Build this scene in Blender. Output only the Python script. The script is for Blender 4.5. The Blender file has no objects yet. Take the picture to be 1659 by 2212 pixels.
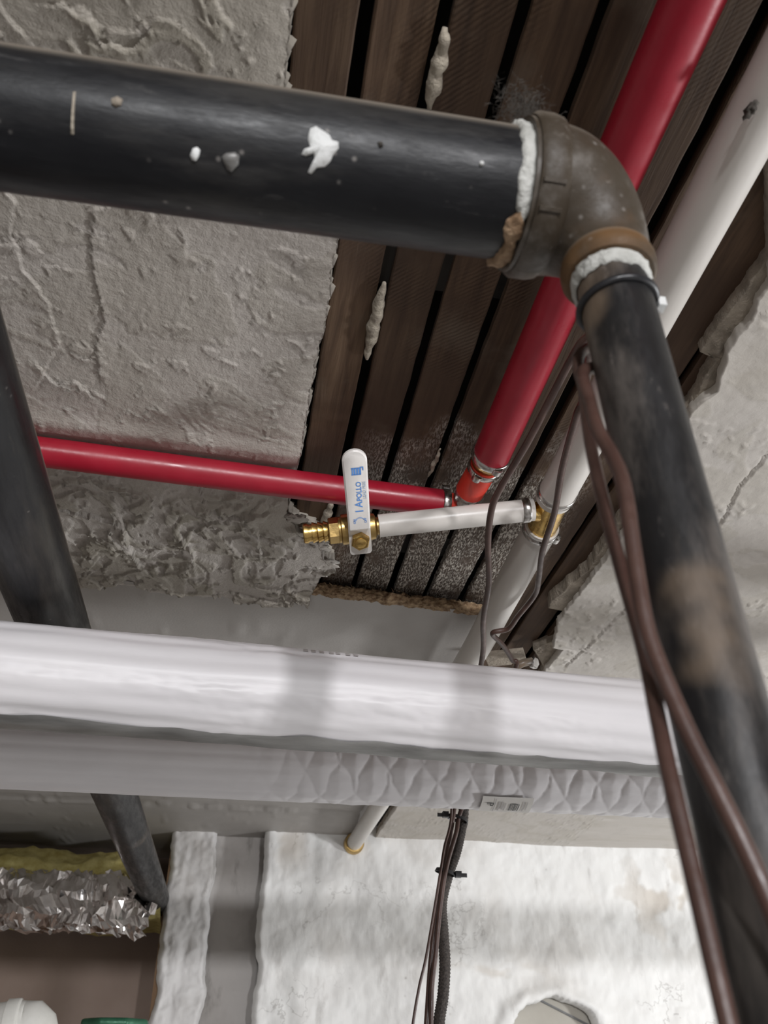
import bpy, math, random
import numpy as np
from mathutils import Vector

# ------------------------------------------------------------------ camera, world, light, exposure
CZ = 1.60                                   # camera height above the floor
F, CX, CY = 1900.0, 829.5, 1106.0           # focal length and centre in pixels of 1659 x 2212
TH = math.atan(1264 / F)                    # pitch up
YAW = math.atan(390 / math.hypot(F, 1264))  # turned to the right of the lath direction
sc = bpy.context.scene
COL = sc.collection
cam_d = bpy.data.cameras.new('camera')
cam = bpy.data.objects.new('camera', cam_d)
COL.objects.link(cam)
cam.location = (0, 0, CZ)
cam.rotation_euler = (math.pi / 2 + TH, 0, -YAW)
cam_d.sensor_fit = 'VERTICAL'
cam_d.sensor_height = 24.0
cam_d.lens = 24.0 * F / 2212.0
cam_d.clip_start = 0.02
cam_d.dof.use_dof = True
cam_d.dof.focus_distance = 0.86
cam_d.dof.aperture_fstop = 9.0
sc.camera = cam

world = bpy.data.worlds.new('world')
sc.world = world
world.use_nodes = True
world.node_tree.nodes['Background'].inputs['Color'].default_value = (1.0, 0.94, 0.88, 1)
world.node_tree.nodes['Background'].inputs['Strength'].default_value = 0.17

def bulb(name, loc, watt, rad, col):
    d = bpy.data.lights.new(name, 'POINT')
    d.energy = watt
    d.shadow_soft_size = rad
    d.color = col
    o = bpy.data.objects.new(name, d)
    COL.objects.link(o)
    o.location = loc
    return o
bulb('bulb_light', (0.74, -2.35, CZ + 0.20), 105, 0.05, (0.99, 0.98, 1.0))
bulb('bulb_light', (-0.14, -2.35, CZ + 0.20), 95, 0.05, (0.97, 0.98, 1.0))
bulb('bulb_light', (2.3, 0.65, CZ - 0.28), 88, 0.10, (0.96, 0.98, 1.0))

sc.view_settings.view_transform = 'Standard'
sc.view_settings.look = 'None'
sc.view_settings.gamma = 1.0
sc.view_settings.use_curve_mapping = False
sc.view_settings.exposure = 0.50

# ------------------------------------------------------------------ geometry helpers
_f = np.array([math.sin(YAW) * math.cos(TH), math.cos(YAW) * math.cos(TH), math.sin(TH)])
_r = np.array([math.cos(YAW), -math.sin(YAW), 0.0])
_u = np.cross(_r, _f)
def ray(px, py):
    return _f + (px - CX) / F * _r + (CY - py) / F * _u
def P(px, py, h):            # the point at height h above the camera
    d = ray(px, py); d = d * (h / d[2]); return np.array([d[0], d[1], d[2] + CZ])
def Q(px, py, y):            # the point at depth y
    d = ray(px, py); d = d * (y / d[1]); return np.array([d[0], d[1], d[2] + CZ])

rng = np.random.RandomState(7)
random.seed(7)
_perm = np.arange(256); rng.shuffle(_perm); _perm = np.concatenate([_perm] * 3)
_ang = rng.rand(256) * 2 * math.pi
_gx, _gy = np.cos(_ang), np.sin(_ang)
def perlin(x, y, seed=0):
    x = np.asarray(x, float) + seed * 17.31; y = np.asarray(y, float) + seed * 9.77
    xi = np.floor(x).astype(int); yi = np.floor(y).astype(int)
    xf = x - xi; yf = y - yi
    u = xf ** 3 * (xf * (xf * 6 - 15) + 10); v = yf ** 3 * (yf * (yf * 6 - 15) + 10)
    def g(ix, iy, dx, dy):
        k = _perm[(_perm[ix & 255] + iy) & 255]
        return _gx[k] * dx + _gy[k] * dy
    a = g(xi, yi, xf, yf); b = g(xi + 1, yi, xf - 1, yf)
    c = g(xi, yi + 1, xf, yf - 1); d = g(xi + 1, yi + 1, xf - 1, yf - 1)
    return ((a + u * (b - a)) + v * ((c + u * (d - c)) - (a + u * (b - a)))) * 1.5
def fbm(x, y, oct=4, seed=0, gain=.5):
    s = 0; a = 1.0
    for i in range(oct):
        s = s + a * perlin(x, y, seed + i); x = x * 2.03; y = y * 2.03; a *= gain
    return s
def sstep(a, b, x):
    t = np.clip((x - a) / (b - a), 0, 1); return t * t * (3 - 2 * t)

def base_of(parent):
    loc = np.zeros(3)
    while parent is not None:
        loc += np.array(parent.location); parent = parent.parent
    return loc
def tagit(o, label=None, cat=None, group=None, kind=None):
    if label: o['label'] = label
    if cat: o['category'] = cat
    if group: o['group'] = group
    if kind: o['kind'] = kind
    return o
def thing(name, loc, label, cat, group=None):
    o = bpy.data.objects.new(name, None)
    o.empty_display_size = .02
    COL.objects.link(o)
    o.location = loc
    return tagit(o, label, cat, group)
def obj(name, V, Fc, mat, parent=None, smooth=True, loc=None, flat_ang=None):
    """V: world coordinates. The origin is moved to loc, or stays with the parent."""
    V = np.asarray(V, float).reshape(-1, 3)
    org = base_of(parent)
    if parent is None:
        org = np.array(loc) if loc is not None else np.array([(V[:, 0].min() + V[:, 0].max()) / 2, (V[:, 1].min() + V[:, 1].max()) / 2, V[:, 2].min()])
    me = bpy.data.meshes.new(name)
    me.from_pydata((V - org).tolist(), [], [list(map(int, q)) for q in Fc])
    me.validate()
    me.materials.append(mat)
    me.polygons.foreach_set('use_smooth', [smooth] * len(me.polygons))
    if smooth and flat_ang:
        me.set_sharp_from_angle(angle=math.radians(flat_ang))
    o = bpy.data.objects.new(name, me)
    COL.objects.link(o)
    if parent is None: o.location = org
    else: o.parent = parent
    return o
class MB:                                    # collects simple shapes into one mesh
    def __init__(s): s.V = []; s.F = []
    def add(s, V, Fc):
        n = len(s.V); s.V += [tuple(v) for v in np.asarray(V, float).reshape(-1, 3)]
        s.F += [[i + n for i in q] for q in Fc]; return s
    def build(s, name, mat, parent=None, **k): return obj(name, s.V, s.F, mat, parent, **k)
def grid_faces(nr, nc, wrap=False):
    r = np.arange(nr - 1)[:, None]; c = np.arange(nc if wrap else nc - 1)[None, :]
    c2 = (c + 1) % nc
    q = np.stack([r * nc + c, r * nc + c2, (r + 1) * nc + c2, (r + 1) * nc + c], -1)
    return q.reshape(-1, 4).tolist()
def smooth_path(pts, n=8):
    p = np.asarray(pts, float); q = np.vstack([2 * p[0] - p[1], p, 2 * p[-1] - p[-2]]); out = []
    for i in range(1, len(q) - 2):
        for t in np.linspace(0, 1, n, endpoint=False):
            a, b, c, d = q[i - 1], q[i], q[i + 1], q[i + 2]
            out.append(.5 * (2 * b + (c - a) * t + (2 * a - 5 * b + 4 * c - d) * t * t + (3 * b - a - 3 * c + d) * t ** 3))
    out.append(p[-1]); return np.array(out)
def tube(pts, r, seg=20, cap=True, sec=None):
    """sweep a circle (or the section sec of unit points) along pts"""
    p = np.asarray(pts, float); n = len(p)
    rr = np.broadcast_to(np.asarray(r, float), (n,))
    t = np.gradient(p, axis=0); t /= np.linalg.norm(t, axis=1)[:, None] + 1e-12
    ref = np.array([0, 0, 1.0]) if abs(t[0][2]) < .9 else np.array([1.0, 0, 0])
    nrm = np.cross(t[0], ref); nrm /= np.linalg.norm(nrm)
    a = np.linspace(0, 2 * math.pi, seg, endpoint=False)
    if sec is None: sec = np.stack([np.cos(a), np.sin(a)], 1)
    seg = len(sec); V = []
    for i in range(n):
        nrm = nrm - t[i] * nrm.dot(t[i]); nrm /= np.linalg.norm(nrm)
        b = np.cross(t[i], nrm)
        V.append(p[i] + rr[i] * (sec[:, :1] * nrm + sec[:, 1:] * b))
    V = np.array(V).reshape(-1, 3); Fc = grid_faces(n, seg, True)
    if cap:
        Fc.append(list(range(seg))[::-1]); Fc.append([(n - 1) * seg + i for i in range(seg)])
    return V, Fc
def lathe(p0, p1, prof, seg=28, cap=True, flats=0):
    """prof: list of (t along p0->p1 in metres, radius)"""
    p0 = np.asarray(p0, float); d = np.asarray(p1, float) - p0; d /= np.linalg.norm(d)
    pts = [p0 + d * t for t, _ in prof]
    ref = np.array([0, 0, 1.0]) if abs(d[2]) < .9 else np.array([1.0, 0, 0])
    u = np.cross(d, ref); u /= np.linalg.norm(u); v = np.cross(u, d)
    n = flats or seg; a = np.linspace(0, 2 * math.pi, n, endpoint=False)
    V = np.array([q + r * (np.cos(a)[:, None] * u + np.sin(a)[:, None] * v) for q, (_, r) in zip(pts, prof)]).reshape(-1, 3)
    Fc = grid_faces(len(prof), n, True)
    if cap:
        Fc.append(list(range(n))[::-1]); Fc.append([(len(prof) - 1) * n + i for i in range(n)])
    return V, Fc
def box(c, s, ax=None):
    c = np.asarray(c, float); s = np.asarray(s, float) / 2
    ax = np.eye(3) if ax is None else np.asarray(ax, float)
    V = [c + sx * s[0] * ax[0] + sy * s[1] * ax[1] + sz * s[2] * ax[2] for sx in (-1, 1) for sy in (-1, 1) for sz in (-1, 1)]
    return V, [[0, 1, 3, 2], [4, 6, 7, 5], [0, 4, 5, 1], [2, 3, 7, 6], [0, 2, 6, 4], [1, 5, 7, 3]]
def prism(poly, z0, z1, ax, c):
    """poly in the (ax0, ax1) plane, extruded along ax2"""
    n = len(poly); V = [np.asarray(c) + a * ax[0] + b * ax[1] + z * ax[2] for z in (z0, z1) for a, b in poly]
    return V, [list(range(n))[::-1], list(range(n, 2 * n))] + [[i, (i + 1) % n, n + (i + 1) % n, n + i] for i in range(n)]
def blob(c, s, seed, nr=14, nc=18, amp=.25, ax=None):
    V = []
    ax = np.eye(3) if ax is None else ax
    for i in range(nr):
        th = math.pi * i / (nr - 1)
        for j in range(nc):
            ph = 2 * math.pi * j / nc
            d = np.array([math.sin(th) * math.cos(ph), math.sin(th) * math.sin(ph), math.cos(th)])
            k = 1 + amp * float(perlin(d[0] * 2.1 + d[2], d[1] * 2.1 - d[2] * 1.3, seed))
            w = d * s * k
            V.append(np.asarray(c) + w[0] * ax[0] + w[1] * ax[1] + w[2] * ax[2])
    return V, grid_faces(nr, nc, True)

# ------------------------------------------------------------------ materials
def newmat(name):
    m = bpy.data.materials.new(name); m.use_nodes = True
    nt = m.node_tree; b = nt.nodes['Principled BSDF']
    return m, nt, b
class N:
    def __init__(s, nt): s.nt = nt
    def n(s, typ, **k):
        o = s.nt.nodes.new(typ)
        for a, v in k.items(): setattr(o, a, v)
        return o
    def l(s, a, b): s.nt.links.new(a, b)
    def pos(s, scale=(1, 1, 1), rot=(0, 0, 0)):
        g = s.n('ShaderNodeNewGeometry'); m = s.n('ShaderNodeMapping')
        m.inputs['Scale'].default_value = scale; m.inputs['Rotation'].default_value = rot
        s.l(g.outputs['Position'], m.inputs['Vector']); return m.outputs['Vector']
    def noise(s, vec, scale, detail=5, rough=.55, dist=0.0):
        o = s.n('ShaderNodeTexNoise'); o.inputs['Scale'].default_value = scale
        o.inputs['Detail'].default_value = detail; o.inputs['Roughness'].default_value = rough
        o.inputs['Distortion'].default_value = dist
        s.l(vec, o.inputs['Vector']); return o.outputs['Fac']
    def voro(s, vec, scale, feature='F1'):
        o = s.n('ShaderNodeTexVoronoi', feature=feature); o.inputs['Scale'].default_value = scale
        s.l(vec, o.inputs['Vector']); return o.outputs['Distance']
    def ramp(s, fac, stops):
        o = s.n('ShaderNodeValToRGB'); e = o.color_ramp.elements
        while len(e) > 1: e.remove(e[-1])
        e[0].position = stops[0][0]; e[0].color = col(stops[0][1])
        for p, c in stops[1:]:
            q = e.new(p); q.color = col(c)
        s.l(fac, o.inputs['Fac']); return o.outputs['Color']
    def mix(s, fac, a, b, typ='MIX'):
        o = s.n('ShaderNodeMix', data_type='RGBA', blend_type=typ)
        for sock, v in ((o.inputs[0], fac), (o.inputs[6], a), (o.inputs[7], b)):
            if hasattr(v, 'links'): s.l(v, sock)
            elif isinstance(v, (int, float)): sock.default_value = v
            else: sock.default_value = col(v)
        return o.outputs[2]
    def math(s, op, a, b=0.0, clamp=False):
        o = s.n('ShaderNodeMath', operation=op, use_clamp=clamp)
        for sock, v in ((o.inputs[0], a), (o.inputs[1], b)):
            if hasattr(v, 'links'): s.l(v, sock)
            else: sock.default_value = v
        return o.outputs[0]
    def rng(s, v, a, b, c=0.0, d=1.0):
        o = s.n('ShaderNodeMapRange', interpolation_type='SMOOTHSTEP')
        s.l(v, o.inputs[0])
        for i, k in enumerate((a, b, c, d)): o.inputs[i + 1].default_value = k
        return o.outputs[0]
    def bump(s, h, strength, dist, nrm=None):
        o = s.n('ShaderNodeBump'); o.inputs['Strength'].default_value = strength; o.inputs['Distance'].default_value = dist
        s.l(h, o.inputs['Height'])
        if nrm: s.l(nrm, o.inputs['Normal'])
        return o.outputs['Normal']
    def attr(s, name):
        o = s.n('ShaderNodeAttribute'); o.attribute_name = name; return o.outputs['Fac']
    def sep(s):
        g = s.n('ShaderNodeNewGeometry'); x = s.n('ShaderNodeSeparateXYZ'); s.l(g.outputs['Position'], x.inputs[0]); return x.outputs
    def nz(s):
        g = s.n('ShaderNodeNewGeometry'); x = s.n('ShaderNodeSeparateXYZ'); s.l(g.outputs['Normal'], x.inputs[0]); return x.outputs
def col(c): return (c[0], c[1], c[2], 1.0) if not isinstance(c, (int, float)) else (c, c, c, 1)
def speck(name, c1, c2, scale=30, rough=.5, metal=0.0, bump=.0, bscale=200, stretch=(1, 1, 1), coat=0.0, spec=.5):
    """two-tone mottled material with fine relief"""
    m, nt, b = newmat(name); k = N(nt)
    v = k.pos(stretch)
    f = k.noise(v, scale, 5)
    k.l(k.ramp(f, [(.35, c1), (.65, c2)]), b.inputs['Base Color'])
    b.inputs['Metallic'].default_value = metal; b.inputs['Specular IOR Level'].default_value = spec
    b.inputs['Coat Weight'].default_value = coat
    g = k.noise(v, scale * 2.3, 4)
    k.l(k.rng(g, .2, .8, max(rough - .1, .03), min(rough + .1, 1)), b.inputs['Roughness'])
    if bump: k.l(k.bump(k.noise(v, bscale, 4), bump, .002), b.inputs['Normal'])
    return m

# plaster: flake attribute mixes in the darker under colour
def plaster_mat(name, top, under, dirt, fine=.5):
    m, nt, b = newmat(name); k = N(nt); v = k.pos()
    big = k.noise(v, 5, 4); mid = k.noise(v, 38, 5)
    c = k.mix(k.attr('flake'), top, under)
    c = k.mix(k.rng(big, .42, .72, 0, .55), c, dirt)
    c = k.mix(k.rng(mid, .5, .8, 0, .35), c, tuple(x * .75 for x in top))
    k.l(c, b.inputs['Base Color'])
    b.inputs['Roughness'].default_value = .62
    b.inputs['Specular IOR Level'].default_value = .45
    h1 = k.noise(v, 620, 4, .6); h2 = k.noise(v, 230, 3, .5)
    h = k.math('ADD', h1, k.math('MULTIPLY', h2, 1.6))
    k.l(k.bump(h, fine, .0011), b.inputs['Normal'])
    return m
M = {}
M['plaster'] = plaster_mat('plaster_paint', (.475, .437, .40), (.34, .31, .26), (.385, .348, .305), .5)
M['plaster_r'] = plaster_mat('plaster_paint_pale', (.54, .505, .465), (.49, .455, .405), (.475, .435, .38), .16)
M['scratch'] = speck('scratch_coat', (.20, .17, .135), (.36, .31, .25), 40, .9, 0, .9, 260)
M['key'] = speck('plaster_key', (.26, .225, .18), (.46, .41, .33), 90, .9, 0, .8, 260)
M['board'] = speck('grey_board', (.36, .338, .318), (.41, .387, .365), 9, .55, 0, .12, 320)
M['fibre'] = speck('fibre_edge', (.16, .09, .045), (.50, .36, .22), 160, .95, 0, 1.0, 500)
M['beige'] = speck('beige_ceiling', (.50, .455, .40), (.58, .54, .48), 6, .6, 0, .15, 240)
M['void'] = speck('void_shade', (.012, .010, .009), (.03, .025, .02), 12, .95)  # shade above the laths put into the colour, near black

def lath_mat():
    m, nt, b = newmat('lath_wood'); k = N(nt)
    v = k.pos((1, .06, 1)); v2 = k.pos((1, .28, 1)); v0 = k.pos()
    oi = k.n('ShaderNodeObjectInfo')
    g = k.noise(v, 160, 5, .6, .4)
    c = k.ramp(g, [(.25, (.038, .021, .012)), (.5, (.105, .063, .037)), (.75, (.17, .110, .067))])
    c = k.mix(k.rng(k.noise(v0, 9, 4), .38, .66, 0, .75), c, (.060, .034, .021))
    c = k.mix(k.rng(k.noise(v0, 16, 5), .55, .75, 0, .6), c, (.16, .125, .092))
    saw = k.n('ShaderNodeTexWave', wave_type='BANDS', bands_direction='DIAGONAL')
    saw.inputs['Scale'].default_value = 130; saw.inputs['Distortion'].default_value = 2.5; saw.inputs['Detail'].default_value = 2
    k.l(v0, saw.inputs['Vector'])
    sawf = k.math('MULTIPLY', saw.outputs['Fac'], k.rng(k.noise(v0, 7, 2), .5, .62))
    c = k.mix(k.math('MULTIPLY', sawf, .25), c, (.035, .02, .013))
    hv = k.mix(k.math('MULTIPLY', oi.outputs['Random'], .6), c, (.040, .025, .017))
    # lime residue left on the far stretch of the laths
    xyz = k.sep()
    far = k.math('MULTIPLY', k.rng(k.math('ADD', xyz[1], k.math('MULTIPLY', k.noise(v0, 14, 3), .32)), .80, .90), k.math('MULTIPLY', k.rng(xyz[0], .07, .16), k.rng(xyz[0], .30, .35, 1, 0)))
    spk = k.rng(k.noise(v2, 620, 4, .7), .455, .555)
    patch = k.rng(k.noise(v0, 22, 3), .30, .5)
    msk = k.math('MULTIPLY', k.math('MULTIPLY', far, spk), patch)
    hv = k.mix(k.math('MULTIPLY', msk, .95), hv, (.78, .72, .64))
    hv = k.mix(k.math('MULTIPLY', far, .25), hv, (.20, .165, .14))
    k.l(hv, b.inputs['Base Color'])
    b.inputs['Roughness'].default_value = .75; b.inputs['Specular IOR Level'].default_value = .3
    h = k.math('ADD', k.math('MULTIPLY', g, .5), k.math('MULTIPLY', msk, .9))
    h = k.math('ADD', h, k.math('MULTIPLY', sawf, .12))
    k.l(k.bump(h, .8, .0022), b.inputs['Normal'])
    return m
M['lath'] = lath_mat()

def iron_mat(name, dark, scuff, rust, rustlo, dust=.8, rough=.3, scratch=(1, 1, 1)):
    m, nt, b = newmat(name); k = N(nt); v = k.pos(); vs = k.pos(scratch)
    n1 = k.noise(vs, 26, 6, .65); n2 = k.noise(vs, 120, 5, .7); n3 = k.noise(v, 9, 4)
    c = k.mix(k.rng(n1, .46, .66, 0, .9), dark, scuff)
    fl = k.math('MULTIPLY', k.rng(k.voro(v, 95), 0, .16, 1, 0), k.rng(k.noise(v, 18, 2), .54, .62))
    c = k.mix(k.math('MULTIPLY', fl, .6), c, (.30, .28, .26))
    c = k.mix(k.rng(n2, .60, .78, 0, .55), c, tuple(x * 2.2 for x in scuff))
    c = k.mix(k.rng(n3, rustlo, rustlo + .14, 0, .8), c, rust)
    up = k.nz()[2]
    d = k.math('MULTIPLY', k.rng(up, .12, .45), dust)
    c = k.mix(d, c, (.21, .18, .145))
    k.l(c, b.inputs['Base Color'])
    r = k.math('ADD', k.rng(n2, .3, .8, rough, rough + .3), k.math('MULTIPLY', d, .4), True)
    k.l(r, b.inputs['Roughness'])
    b.inputs['Specular IOR Level'].default_value = .38
    k.l(k.bump(k.math('ADD', n1, k.math('MULTIPLY', n2, .5)), .4, .0014), b.inputs['Normal'])
    return m
M['black'] = iron_mat('black_lacquered_steel', (.0045, .005, .0068), (.034, .033, .032), (.06, .040, .027), .66, .9, .34, (.25, 1, 1))
M['black_left'] = iron_mat('black_steel_worn', (.006, .006, .007), (.036, .031, .026), (.10, .075, .055), .62, .9, .30, (1, .15, 1))
M['riser'] = iron_mat('grey_worn_steel', (.013, .0125, .013), (.11, .096, .086), (.20, .145, .10), .50, .5, .33, (1, 1, .3))
M['elbow'] = iron_mat('rusty_cast_iron', (.050, .038, .026), (.14, .125, .11), (.16, .078, .026), .60, .5, .42)
M['rusty'] = iron_mat('orange_rust', (.055, .036, .020), (.10, .075, .052), (.19, .095, .032), .52, .4, .55)
M['dope'] = speck('white_thread_paste', (.40, .40, .37), (.56, .56, .53), 60, .6, 0, .8, 300)
M['rust_paste'] = speck('tan_flaking_paste', (.20, .12, .065), (.46, .32, .20), 90, .85, 0, 1.0, 300)
M['whitepaint'] = speck('white_paint_blob', (.66, .67, .66), (.78, .79, .78), 60, .5, 0, .5, 300)
M['red'] = speck('red_plastic', (.30, .008, .022), (.36, .013, .031), 20, .36, 0, .04, 200, spec=.5)
M['red2'] = speck('orange_red_plastic', (.62, .035, .018), (.70, .05, .025), 20, .36, 0, .04, 200)
M['whitepex'] = speck('white_plastic', (.57, .535, .495), (.69, .655, .615), 14, .36, 0, .05, 200, (1, .3, 1))
M['steel'] = speck('clamp_steel', (.42, .40, .38), (.62, .60, .58), 80, .28, 1.0, .05, 400)
M['brass'] = speck('brass', (.52, .33, .10), (.72, .50, .18), 60, .28, 1.0, .05, 300)
M['brass_dark'] = speck('brass_dull', (.40, .27, .10), (.58, .40, .16), 60, .36, 1.0, .1, 300)
M['lever'] = speck('white_vinyl_lever', (.64, .61, .58), (.72, .69, .66), 40, .32, 0, .02, 200)
M['blue'] = speck('blue_print', (.10, .26, .62), (.14, .32, .70), 90, .5)
M['paleblue'] = speck('pale_blue_print', (.40, .50, .66), (.46, .56, .70), 90, .5)
def jacket_mat():
    m, nt, b = newmat('white_jacket'); k = N(nt); v = k.pos((.2, 1, 1)); v0 = k.pos()
    c = k.ramp(k.noise(v, 22, 4), [(.3, (.63, .612, .625)), (.7, (.70, .68, .69))])
    c = k.mix(k.rng(k.noise(v0, 7, 4), .58, .8, 0, .5), c, (.55, .515, .49))
    k.l(c, b.inputs['Base Color']); b.inputs['Roughness'].default_value = .42
    k.l(k.bump(k.noise(v, 140, 4), .12, .002), b.inputs['Normal'])
    return m
M['jacket'] = jacket_mat()
M['tape'] = speck('grey_foil_lap', (.13, .128, .122), (.30, .295, .285), 30, .42, .3, .4, 90, (.3, 1, 1))
M['wire'] = speck('brown_cord', (.055, .028, .022), (.085, .046, .036), 60, .38, 0, .08, 300)
M['braid'] = speck('dark_braid', (.028, .022, .019), (.085, .07, .06), 420, .7, 0, 1.0, 900)
M['tie'] = speck('black_nylon', (.012, .012, .014), (.025, .025, .028), 60, .35)
M['yellow'] = speck('yellow_fibreglass', (.34, .28, .085), (.50, .44, .18), 50, .95, 0, 1.0, 160)
M['foil'] = speck('crumpled_foil', (.62, .58, .56), (.82, .79, .77), 40, .17, 1.0, .25, 60)
M['brown'] = speck('brown_wall', (.25, .185, .15), (.31, .235, .195), 5, .8, 0, .2, 200)
M['wood'] = speck('bare_wood_edge', (.15, .085, .045), (.27, .165, .09), 30, .75, 0, .3, 200, (1, 1, .1))
M['concrete'] = speck('floor_concrete', (.20, .19, .18), (.30, .285, .27), 6, .85, 0, .5, 60)
M['pvc'] = speck('white_pvc', (.60, .59, .55), (.70, .69, .65), 20, .35)
M['green'] = speck('green_paint', (.02, .10, .055), (.04, .15, .085), 50, .4, .3, .2, 200)
M['dust'] = speck('grey_dust', (.035, .031, .026), (.08, .07, .06), 200, 1.0)
M['tan'] = speck('tan_panel', (.36, .335, .29), (.43, .405, .355), 8, .6, 0, .15, 150)
M['label'] = speck('paper_label', (.60, .58, .55), (.66, .64, .61), 30, .5)
M['ink'] = speck('grey_ink', (.10, .10, .10), (.15, .15, .15), 60, .6)
M['lightink'] = speck('faded_ink', (.42, .40, .39), (.48, .46, .45), 60, .6)
def wall_mat(name, base, dirt, amt):
    m, nt, b = newmat(name); k = N(nt); v = k.pos(); vv = k.pos((1, 1, .3))
    n1 = k.noise(v, 5, 5); n2 = k.noise(vv, 26, 5, .65); n3 = k.noise(v, 60, 4)
    c = k.mix(k.rng(n1, .48, .72, 0, amt), base, dirt)
    c = k.mix(k.rng(n2, .56, .76, 0, amt), c, tuple(x * .72 for x in dirt))
    cn = k.math('ABSOLUTE', k.math('SUBTRACT', k.noise(v, 7, 5, .6), .5))
    cm = k.math('MULTIPLY', k.rng(cn, 0, .010, 1, 0), k.rng(k.noise(v, 3.3, 2), .52, .62))
    c = k.mix(k.math('MULTIPLY', cm, .38), c, (.20, .18, .16))
    sp = k.math('MULTIPLY', k.rng(k.voro(v, 26), .06, .02, 0, 1) if False else k.rng(k.voro(v, 22), 0, .10, 1, 0), k.rng(k.noise(v, 4, 2), .55, .65))
    c = k.mix(k.math('MULTIPLY', sp, .6), c, (.22, .19, .16))
    c = k.mix(k.attr('stain'), c, (.40, .33, .25))
    k.l(c, b.inputs['Base Color']); b.inputs['Roughness'].default_value = .7
    k.l(k.bump(k.math('ADD', k.noise(vv, 90, 5, .6), k.math('MULTIPLY', n3, .6)), .22, .004), b.inputs['Normal'])
    return m
M['white_wall'] = wall_mat('whitewash', (.74, .735, .72), (.58, .555, .525), .6)
M['grey_wall'] = wall_mat('grey_whitewash', (.60, .585, .575), (.40, .375, .35), .8)
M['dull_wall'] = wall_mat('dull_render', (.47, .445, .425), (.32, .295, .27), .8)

def set_attr(o, name, vals):
    a = o.data.attributes.new(name, 'FLOAT', 'POINT'); a.data.foreach_set('value', np.asarray(vals, np.float32).ravel())

# ------------------------------------------------------------------ the room
V, Fc = box((0, -.4, -.05), (6, 6, .1))
tagit(obj('floor', V, Fc, M['concrete'], smooth=False), kind='structure')
V, Fc = box((0, -.4, CZ + .68), (6, 6, .1))
ceiling = tagit(obj('ceiling', V, Fc, M['void'], smooth=False), kind='structure')

# laths run away from the camera, 46 mm apart
H_L = .535
gap_x = [-.058, -.0115, .035, .081, .127, .173, .220, .269, .315, .362, .408, .455]
for i in range(len(gap_x) - 1):
    g0, g1 = gap_x[i], gap_x[i + 1]
    ys = np.linspace(-.25, 1.75, 220)
    gw = .0043
    jl = .0011 * perlin(ys * 4, ys * 0 + i, 3) + .0006 * perlin(ys * 40, ys * 0 + i, 4)
    jr = .0011 * perlin(ys * 4, ys * 0 + i + 40, 3) + .0006 * perlin(ys * 40, ys * 0 + i + 40, 4)
    xl = g0 + gw + jl; xr = g1 - gw + jr
    zz = CZ + H_L + .0012 * math.sin(i * 2.3) + .0008 * perlin(ys * 3, ys * 0 + i, 5)
    tl = .0012 * math.sin(i * 1.7 + 1)
    sec = [(xl, zz + .008), (xl, zz + .0008 + tl), (xl + .0012, zz + tl), (xr - .0012, zz - tl), (xr, zz + .0008 - tl), (xr, zz + .008)]
    V = np.stack([np.stack([x, ys, z], 1) for x, z in sec], 1)
    Fc = grid_faces(len(ys), 6, True) + [[0, 1, 2, 3, 4, 5][::-1]]
    obj('lath', V, Fc, M['lath'], ceiling, smooth=False)

# joists above the laths
for yj in (.05, .46, .87, 1.28):
    V, Fc = box((.2, yj, CZ + .587), (1.4, .04, .085))
    obj('joist', V, Fc, M['void'], ceiling, smooth=False)

# left plaster sheet
def edge_fn(px, h):
    p = np.array([P(a, b, h)[:2] for a, b in px]); p = p[np.argsort(p[:, 1])]
    return lambda y: np.interp(y, p[:, 1], p[:, 0])
H_P = .517
ledge = edge_fn([(632, -300), (632, 0), (622, 100), (612, 190), (614, 230), (740, 480), (735, 505), (722, 560), (714, 610), (712, 640), (702, 700), (698, 735), (690, 740), (672, 840),
                 (655, 945), (645, 1000), (632, 1050), (622, 1085), (620, 1115), (648, 1130), (676, 1145), (690, 1165), (700, 1200), (726, 1222), (705, 1228), (690, 1243), (678, 1262), (670, 1280)], H_P)
def polydist(X, Y, pts):
    """signed distance to a polyline (sign: side of the nearest segment)"""
    best = np.full(X.shape, 9.0); sg = np.ones(X.shape)
    for a, b in zip(pts[:-1], pts[1:]):
        d = b - a; L = d.dot(d)
        t = np.clip(((X - a[0]) * d[0] + (Y - a[1]) * d[1]) / L, 0, 1)
        ex = X - a[0] - t * d[0]; ey = Y - a[1] - t * d[1]
        D = np.hypot(ex, ey); s = np.sign(d[0] * (Y - a[1]) - d[1] * (X - a[0]))
        k = D < best; best[k] = D[k]; sg[k] = s[k]
    return best, sg
def lips(X, Y, paths, h, amp=.0016, w=.007):
    hgt = np.zeros(X.shape)
    wob = .0022 * perlin(X * 160, Y * 160, 21); wob2 = .0022 * perlin(X * 160, Y * 160, 22)
    for k, px in enumerate(paths):
        pts = np.array([P(a, b, h)[:2] for a, b in px])
        d, s = polydist(X + wob, Y + wob2, pts)
        hgt += np.where(s > 0, amp * np.exp(-d / w), -.3 * amp * np.exp(-d / (w * .6)))
    return hgt
def chips(X, Y, freq, seed, lo, soft=.03, warp=.5):
    wx = perlin(X * freq * 1.3, Y * freq * 1.3, seed + 50) * warp; wy = perlin(X * freq * 1.3, Y * freq * 1.3, seed + 60) * warp
    n = fbm(X * freq + wx, Y * freq + wy, 4, seed, .55)
    return sstep(lo, lo + soft, n), n
def skirt(V, nr, nc, side, dz):
    """vertical broken edge up from a border of the grid"""
    idx = {'right': np.arange(nr) * nc + nc - 1, 'left': np.arange(nr) * nc, 'far': (nr - 1) * nc + np.arange(nc), 'near': np.arange(nc)}[side]
    return idx
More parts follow.
